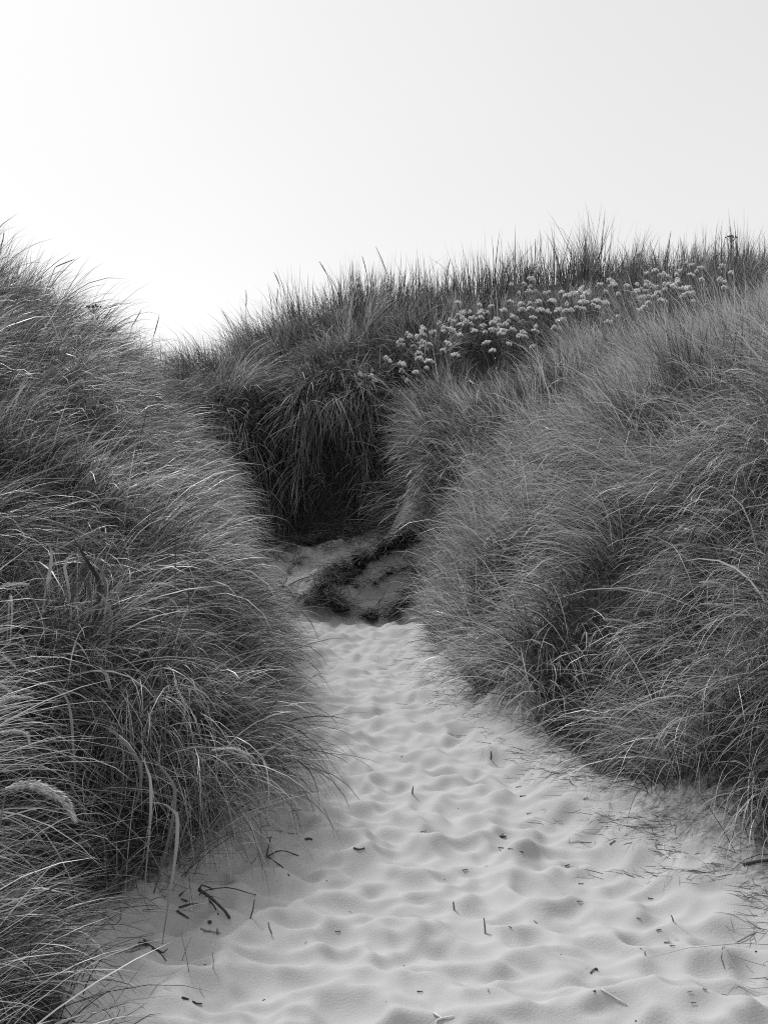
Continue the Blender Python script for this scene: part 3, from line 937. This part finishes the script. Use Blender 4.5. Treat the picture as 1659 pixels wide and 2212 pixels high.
PROTO = []
for k in range(6):
    st_, hd_, lf_ = flower_parts(100 + k)
    PROTO.append([(nm, np_mesh(nm, np.concatenate(m.v), np.array(m.q, np.int32).reshape(-1, 4), np.array(m.t, np.int32).reshape(-1, 3), mt, np.concatenate(m.tone)))
                  for nm, m, mt in (('stem', st_, M_STEM), ('flower_head', hd_, M_PETAL), ('foliage', lf_, M_GRASS))])
random.seed(5)
FA = [(40, 770), (30, 790), (150, 650), (120, 670), (210, 655), (200, 680), (240, 630), (270, 610), (310, 600), (330, 590), (300, 580), (350, 560), (400, 575), (440, 560), (430, 520), (480, 500), (520, 460), (500, 475), (560, 510), (590, 430), (620, 440), (650, 435), (690, 450), (540, 530), (210, 780), (240, 770), (120, 815), (150, 840), (300, 825), (380, 700), (320, 680), (500, 580), (770, 480), (790, 510), (740, 540), (720, 545), (820, 500), (870, 430), (860, 530), (800, 565), (780, 575), (830, 580), (940, 560), (920, 575), (870, 595), (1000, 610), (970, 430), (1010, 420), (920, 475), (980, 475), (1100, 545), (1120, 370), (1150, 355), (1180, 360), (1130, 430), (1160, 425), (1240, 420), (1320, 380), (1300, 425), (1230, 490), (1270, 495), (1100, 180), (990, 230), (925, 300), (1030, 295), (1085, 295), (1260, 300), (1300, 325), (1380, 385), (1410, 370), (1450, 330), (1480, 345), (1430, 265), (1510, 285), (1560, 290), (1570, 235), (1600, 215), (1490, 405), (1560, 380), (1600, 370), (1640, 360), (720, 655), (760, 650), (660, 380), (780, 390)]
FB = [(1290, 235), (1310, 230), (1375, 230), (1180, 240), (1220, 230), (1485, 235), (1200, 270), (1220, 285), (1140, 300), (1150, 310), (1195, 320), (1330, 290), (1350, 320), (1190, 355), (1225, 345), (1270, 240), (1160, 165), (1060, 405), (1320, 200), (75, 640), (60, 635), (90, 660), (130, 640), (115, 620), (55, 665), (205, 655)]
FPX = [(829.5 + .3 * x, 539 + .3 * y) for x, y in FA] + [(746.5 + .55 * x, 456 + .55 * y) for x, y in FB]
FPX += [(u + random.gauss(0, 24), v + random.gauss(0, 14)) for u, v in FPX if 860 < u and random.random() < .9]
FPX += [(random.uniform(1330, 1580), 0) for _ in range(22)]
FPX = [(u, v if v else 640 - (u - 1330) * .2 + random.gauss(0, 14)) for u, v in FPX]
FL = {}
for k, (u, v) in enumerate(FPX):
    c = canopy(u, v, .62 if u < 880 else .50, 16.9, 23.5)
    scl = random.uniform(.42, .95) * (.75 if u < 860 else 1)
    base = ground_at(c[0], c[1], -.02)
    if c[2] - base[2] > .6:
        base[2] = c[2] - .6
    o = empty('flower_plant', base)
    o.scale = (scl, scl, (c[2] - base[2]) / .46)
    o.rotation_euler = (random.gauss(0, .12), random.gauss(0, .14), random.uniform(0, 6.28))
    if u < 856:
        lab, gr = 'small white flower cluster on the lip above the dark cut bank', 'white flowers on the bank lip'
    elif u < 1015:
        lab, gr = 'white flower cluster in the dense drift right of the mound', 'white flowers in the dense drift'
    elif u < 1330:
        lab, gr = 'white flat-topped flower cluster in the dark grass behind the right dune crest', 'white flowers behind the right crest'
    else:
        lab, gr = 'white flower cluster high on the ridge near the right skyline', 'white flowers near the right skyline'
    tag(o, lab, 'flower', gr)
    FL.setdefault(gr, []).append((u, v, scl, o))
    for nm, me in PROTO[random.randrange(6)]:
        c_ = bpy.data.objects.new(nm, me); COL.objects.link(c_); c_.parent = o
        if nm != 'stem': c_['kind'] = 'stuff'

for gr, L4 in FL.items():
    where = gr.replace('white flowers ', '')
    done = set()
    for word, key in (('leftmost', lambda f: f[0]), ('rightmost', lambda f: -f[0]), ('highest', lambda f: f[1]), ('lowest', lambda f: -f[1]), ('largest', lambda f: -f[2]), ('smallest', lambda f: f[2])):
        f = min(L4, key=key)
        if f[3].name in done or len(L4) < 7:
            continue
        done.add(f[3].name)
        f[3]['label'] = word + ' of the white flower clusters ' + where

# ------------------------------------------------------------------ slumped turf at the foot of the bank
def turf(label, pts, wpx, n_bl, seed, tone=.06, flow=None, spread=.4, fat=1.0):
    g = np.random.default_rng(seed); random.seed(seed)
    W = [hit(u, v, 12.5, 18) for u, v in pts]
    base = W[0] - [0, 0, .05]
    root = empty('turf_clump', base)
    tag(root, label, 'turf', 'slumped turf at the foot of the bank')
    line = smooth_path(W, 12)
    mb = MB()
    for i, p in enumerate(line):
        r = wpx * PX * 14.6 * .5 * (.5 + .6 * math.sin(math.pi * (i + .6) / 12.5)) * random.uniform(.75, 1.25)
        mb.lump(p + [random.gauss(0, .05), random.gauss(0, .06), r * .05] - base, (r * 1.5 * random.uniform(.6, 1.2), r * 1.3, r * .34), seg=11, ring=6, jit=.38)
    mb.build('root_mat', M_TURF, root)['kind'] = 'stuff'
    k = g.integers(0, 12, n_bl)
    rr = wpx * PX * 14.6 * .5
    P = line[k] + np.stack([g.normal(0, rr * .9, n_bl), g.normal(0, rr * .9, n_bl), g.uniform(.1, .7, n_bl) * rr], -1)
    P[:, 2] = np.maximum(P[:, 2], H(P[:, 0], P[:, 1]) + .01)
    d = line[0] - line[-1]
    ph = math.atan2(d[1], d[0]) if flow is None else flow
    me = blade_mesh('thatch', P, ph + g.normal(0, spread, n_bl), g.uniform(R(55), R(100), n_bl), g.uniform(R(10), R(60), n_bl),
                    g.uniform(.12, .50, n_bl), g.uniform(.004, .009, n_bl), np.clip(tone * np.exp(g.normal(.1, .8, n_bl)), .01, .4), 4, M_DARKGRASS, 1., .5, .7, .012)
    t = new_obj('thatch', me, root)
    t.location = tuple(-base)
    t['kind'] = 'stuff'
    return root


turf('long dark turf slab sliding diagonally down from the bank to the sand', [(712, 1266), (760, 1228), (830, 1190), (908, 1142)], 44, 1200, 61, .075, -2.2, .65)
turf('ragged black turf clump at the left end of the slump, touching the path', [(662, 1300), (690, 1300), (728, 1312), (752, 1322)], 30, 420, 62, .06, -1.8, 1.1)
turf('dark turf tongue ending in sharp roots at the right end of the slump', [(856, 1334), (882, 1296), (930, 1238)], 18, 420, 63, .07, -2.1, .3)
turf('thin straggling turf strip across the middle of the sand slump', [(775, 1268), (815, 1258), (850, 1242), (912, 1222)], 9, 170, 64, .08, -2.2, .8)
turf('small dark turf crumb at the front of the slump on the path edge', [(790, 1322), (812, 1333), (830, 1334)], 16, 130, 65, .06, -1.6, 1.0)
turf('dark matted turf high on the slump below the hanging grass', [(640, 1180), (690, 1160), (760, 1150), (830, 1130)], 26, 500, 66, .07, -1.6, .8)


# ------------------------------------------------------------------ scraps on the sand
def lying(label, strokes, material, name='dead_stalk', cat='dead stalk', group=None, lift=.006, D=None):
    """strokes: list of (pixel points, width px[, heights above the sand])"""
    first = hit(*strokes[0][0][0])
    root_pos = first
    mbs = []
    for s_ in strokes:
        pts, w = s_[0], s_[1]
        hs = s_[2] if len(s_) > 2 else [0] * len(pts)
        W = []
        for (u, v), hgt in zip(pts, hs):
            if hgt:
                c = canopy(u, v, hgt); W.append(c)
            else:
                c = hit(u, v); W.append(c + [0, 0, lift * .6])
        line = smooth_path(W, 8 if len(W) > 2 else 4)
        r = w * PX * first[1] * .5
        mbs.append((line, r))
    mb = MB()
    for line, r in mbs:
        n = len(line)
        mb.tube(line - root_pos, r * np.linspace(1.1, .75, n) * np.array([random.uniform(.85, 1.15) for _ in range(n)]), 6)
    o = mb.build(name, material)
    o.location = tuple(root_pos)
    tag(o, label, cat, group)
    return o


def standing(label, u0, v0, u1, v1, w, material, name='stalk_stub', cat='stalk', group=None):
    b = hit(u0, v0)
    t = at(u1, v1, b[1])
    mb = MB()
    m = (t - b) * .5 + np.array([random.uniform(-.003, .003), 0, 0])
    r = w * PX * b[1] * .5
    mb.tube([(t - b) * -.15, np.zeros(3), m, t - b], [r, r * 1.1, r, r * .8], 6)
    o = mb.build(name, material)
    o.location = tuple(b)
    return tag(o, label, cat, group)


random.seed(77)
lying('thick dark dead leaf bent in an arch on the sand by the left clump', [([(431, 1922), (452, 1936), (480, 1961), (497, 1986)], 7, [.05, .06, .03, 0]), ([(431, 1922), (436, 1912), (462, 1921)], 4, [.05, .07, .05])], M_DEAD, 'dead_leaf', 'dead leaf')
lying('second dark leaf lying under the thick bent one', [([(433, 1925), (455, 1950), (472, 1978)], 4.5)], M_DEAD, 'dead_leaf', 'dead leaf')
lying('thin dark stem arching right over the sand from the bent dead leaf', [([(431, 1936), (450, 1922), (490, 1917), (530, 1927), (553, 1937)], 2.6, [.0, .04, .05, .04, .0])], M_DEAD)
standing('curved dark stem standing in the sand right of the arching one', 541, 1985, 550, 1943, 3, M_DEAD)
lying('dark three-armed twig lying at the tip of the left clump', [([(575, 1852), (603, 1838), (645, 1850)], 3, [.02, .03, 0]), ([(577, 1852), (600, 1868), (625, 1893)], 3), ([(576, 1852), (580, 1830), (586, 1806)], 3, [.0, .04, .08])], M_DEAD, 'twig', 'twig')
lying('tangle of dark dead leaves at the foot of the bottom left grass', [([(300, 2038), (318, 2041), (345, 2060), (360, 2078)], 3), ([(320, 2040), (312, 2030), (316, 2042)], 5, [.01, .02, .01]), ([(330, 2050), (352, 2058), (362, 2050)], 4, [0, .01, .02]), ([(318, 2042), (290, 2050), (282, 2060)], 2)], M_DEAD, 'dead_leaf_tangle', 'dead leaves')
lying('dark crossed scraps of leaf left of the bent dead leaf', [([(388, 1938), (400, 1924)], 3, [.0, .03]), ([(388, 1962), (412, 1956), (430, 1956)], 4), ([(383, 1970), (408, 1986)], 4), ([(405, 1950), (392, 1944)], 3)], M_DEAD, 'leaf_scraps', 'dead leaves')
lying('pale curved stem among dark leaf scraps near the bottom left grass', [([(396, 1968), (420, 1955), (446, 1951)], 2.4, [0, .02, .02]), ([(412, 1946), (414, 1972)], 3)], M_BLEACH, 'bleached_twig')
standing('thin stem leaning left of a crossing pair in the bottom sand', 409, 2102, 392, 2017, 1.6, M_DRY)
standing('thin stem leaning right of a crossing pair in the bottom sand', 394, 2076, 414, 2024, 1.6, M_DRY)
standing('short thin sprig standing alone right of the crossing stems', 461, 2095, 459, 2056, 2, M_DRY)
standing('white broken stem end standing in the sand at the bottom', 434, 2143, 433, 2121, 4, M_BLEACH)
lying('dark thin chip left of its pair below the white stem end', [([(394, 2158), (408, 2161)], 5)], M_DEAD, 'bark_chip', 'chip')
lying('dark curved chip right of its pair below the white stem end', [([(417, 2166), (425, 2170), (437, 2171)], 4)], M_DEAD, 'bark_chip', 'chip')
lying('dark straight twig lying level on the sand right of the left clump', [([(764, 1834), (776, 1837), (788, 1835)], 3.5)], M_DEAD, 'twig', 'twig')
lying('round black pellet on the sand under the bent dead leaf', [([(451, 1996), (457, 1995)], 9)], M_DEAD, 'pellet', 'pellet')
lying('dark broken leaf piece lying by the tip stems of the left clump', [([(660, 1815), (668, 1813), (675, 1816)], 5)], M_DEAD, 'bark_chip', 'chip')
lying('forked grey sprout pressed into the sand below the pellet', [([(434, 2008), (450, 2014), (478, 2019)], 2.4), ([(470, 2020), (470, 2005)], 4, [0, .02]), ([(455, 2012), (440, 2016)], 2)], M_DRY, 'sprout', 'sprout')
standing('dark bent sprout standing in the sand below the curved stem', 587, 2016, 580, 1992, 3.6, M_DRY)
standing('thicker upright grey stub in the middle of the sand, the shorter', 981, 1966, 979, 1948, 4.5, M_DRY)
standing('taller upright grey stub in the middle of the sand', 1048, 2018, 1045, 1983, 4, M_DRY)
standing('short dark stub standing near the litter on the right edge of the path', 1060, 1641, 1060, 1623, 3.4, M_DEAD)
standing('pale split stub standing in the middle of the path', 891, 1716, 893, 1699, 4, M_DRY)
standing('small forked stub beside chips in the lower right sand', 1454, 1992, 1449, 1977, 3.4, M_DRY)
standing('tiny stub on the sand ridge in the lower right', 1394, 2065, 1393, 2055, 3, M_DRY)
lying('thin dark curved twig lying right of the hollow with a sprout', [([(1077, 1833), (1102, 1836), (1130, 1844)], 2.8)], M_DEAD, 'twig', 'twig')
lying('small dark twig leaning in the sand near the right hand litter', [([(1317, 1826), (1328, 1817)], 3.4)], M_DRY, 'twig', 'twig')
lying('bleached forked twig lying at the bottom edge of the photo', [([(937, 2193), (950, 2200), (955, 2203)], 5), ([(955, 2203), (980, 2199)], 3.4), ([(955, 2203), (944, 2211), (940, 2220)], 5)], M_BLEACH, 'bleached_twig', 'twig')
lying('dark little sprout lying in the hollow in the middle of the sand', [([(1085, 1810), (1085, 1801)], 4, [0, .012]), ([(1079, 1808), (1085, 1810), (1092, 1809)], 4)], M_DEAD, 'sprout', 'sprout')
lying('dark sprout with stalk lying in the large lower right hollow', [([(1275, 2105), (1284, 2095), (1288, 2094)], 3), ([(1285, 2096), (1291, 2097)], 6)], M_DEAD, 'sprout', 'sprout')
lying('pale reed lying slantwise across the ridge at lower right', [([(1298, 2142), (1325, 2156), (1352, 2172)], 4)], M_BLEACH, 'reed', 'stem')
lying('thick dark stem lying under the right edge grass', [([(1605, 1870), (1630, 1865), (1665, 1862)], 9)], M_DEAD)
lying('long grey stem slanting in from the right edge over the sand', [([(1590, 2040), (1625, 2020), (1670, 1990)], 2.2)], M_DRY)
lying('pale looped stem on the litter at the right foot of the dune', [([(1432, 1826), (1436, 1848), (1452, 1858), (1480, 1853)], 3)], M_BLEACH, 'looped_stalk', 'stalk')
lying('dark stump of a stem fallen on the slump sand left of the turf', [([(612, 1268), (625, 1228)], 5)], M_DRY)
lying('thin dark stem lying across sand left of the turf slab', [([(625, 1265), (655, 1250), (690, 1243)], 2.5)], M_DEAD)
MARKS = [((1047, 2000), 'the taller grey stub'), ((980, 1957), 'the shorter grey stub'), ((892, 1708), 'the pale split stub'), ((1103, 1838), 'the thin curved twig'),
         ((1085, 1806), 'the dark sprout in the hollow'), ((955, 2203), 'the bleached forked twig'), ((1452, 1848), 'the pale looped stalk'), ((1325, 2156), 'the pale slanting reed'),
         ((1284, 2097), 'the sprout with a stalk'), ((1451, 1985), 'the small forked stub'), ((1393, 2060), 'the tiny stub on the ridge'), ((1060, 1632), 'the dark stub by the right litter'), ((1322, 1821), 'the leaning twig near the right litter')]
USED = set()


def chip_label(u, v):
    for (mu_, mv_), nm in sorted(MARKS, key=lambda m: math.hypot(m[0][0] - u, m[0][1] - v)):
        dx, dy = u - mu_, v - mv_
        side = ('right of ' if dx > 0 else 'left of ') if abs(dx) > abs(dy) * 1.2 else ('nearer the camera than ' if dy > 0 else 'farther up the path than ')
        for pre in ('short straw chip ', 'other short straw chip '):
            t = pre + side + nm
            if t not in USED:
                USED.add(t)
                return t


for (x, y) in [(1185, 870), (1150, 735), (1100, 820), (1220, 925), (1245, 940), (845, 748), (580, 250), (790, 592), (1335, 1185), (1385, 1130), (1320, 1140), (600, 290), (350, 612), (850, 670), (450, 1135), (155, 1138), (545, 860), (625, 365), (170, 445), (870, 300)]:
    u, v = 829.5 + .5 * x, 1576 + .5 * y
    a0 = random.gauss(.2, .6)
    lying(chip_label(u, v), [([(u - 6 * math.cos(a0), v + 3 * math.sin(a0)), (u + 6 * math.cos(a0), v - 3 * math.sin(a0))], random.uniform(1.6, 2.8))],
          random.choice([M_DEAD, M_DEAD, M_DRY]), 'straw_chip', 'chip', 'short chips on the sand')

# specks: one small bent crumb each, copied
random.seed(9)
mb = MB(); mb.lump((0, 0, .002), (.007, .004, .003), seg=6, ring=3); CR1 = mb.build('dark_crumb', M_DEAD)
mb = MB(); mb.tube([(-.014, 0, .002), (0, .002, .003), (.013, -.001, .002)], .0018, 5); CR2 = mb.build('dark_crumb', M_DEAD)
mb = MB(); mb.tube([(-.011, 0, .002), (.0, .003, .004), (.01, .001, .002)], .0016, 5); CR3 = mb.build('pale_crumb', M_BLEACH)
first = {id(CR1): 1, id(CR2): 1, id(CR3): 1}
for k in range(80):
    y = 3.3 * math.exp(random.random() * math.log(13.0 / 3.3))
    x = random.uniform(float(toe_l(y)) - .05, float(toe_r(y)) + .1)
    src = random.choices([CR1, CR2, CR3], [4, 4, 2])[0]
    o = src
    if not first.pop(id(src), 0):
        o = src.copy(); COL.objects.link(o)
    o.location = tuple(ground_at(x, y, .0))
    o.rotation_euler = (0, random.gauss(0, .2), random.uniform(0, 6.28))
    sc1 = random.uniform(.3, .85); o.scale = (sc1, sc1, sc1)
    pale_ = src is CR3
    tag(o, 'tiny bleached plant crumb lying on the trodden sand' if pale_ else 'tiny dark plant crumb lying on the trodden sand', 'crumb',
        'pale crumbs on the sand' if pale_ else 'dark crumbs on the sand')

# wind-blown litter along the right foot of the path
g = np.random.default_rng(90)
n = 5200
y = 3.1 * np.exp(g.random(n) * math.log(12.5 / 3.1))
x = toe_r(y) + g.normal(-.02, .17, n) - .10 * (y < 6) * g.random(n)
cl = N4.fbm(x * 5, y * 5, 3)
k = cl > -.05 + .15 * g.random(n)
x, y = x[k], y[k]; n = len(x)
P = np.stack([x, y, H(x, y) + .004], -1)
me = blade_mesh('dry_litter', P, g.normal(math.pi * .9, .7, n), g.uniform(R(78), R(95), n), g.uniform(0, R(25), n), g.uniform(.02, .14, n),
                g.uniform(.0018, .004, n), np.clip(.10 * np.exp(g.normal(0, .8, n)), .015, .6), 3, M_DARKGRASS, 1, .8, .8, .004)
tag(new_obj('dry_litter', me), 'dry dark grass litter strewn along the right foot of the path', 'litter', kind='stuff')
n = 900
y = g.uniform(3.6, 14, n); x = toe_l(y) + g.normal(-.05, .10, n)
P = np.stack([x, y, H(x, y) + .004], -1)
me = blade_mesh('dry_litter', P, g.normal(0, .9, n), g.uniform(R(78), R(95), n), g.uniform(0, R(25), n), g.uniform(.03, .16, n),
                g.uniform(.0018, .004, n), np.clip(.09 * np.exp(g.normal(0, .7, n)), .015, .6), 3, M_DARKGRASS, 1, .8, .8, .004)
tag(new_obj('dry_litter', me), 'thin grass litter under the overhang at the left path edge', 'litter', kind='stuff')
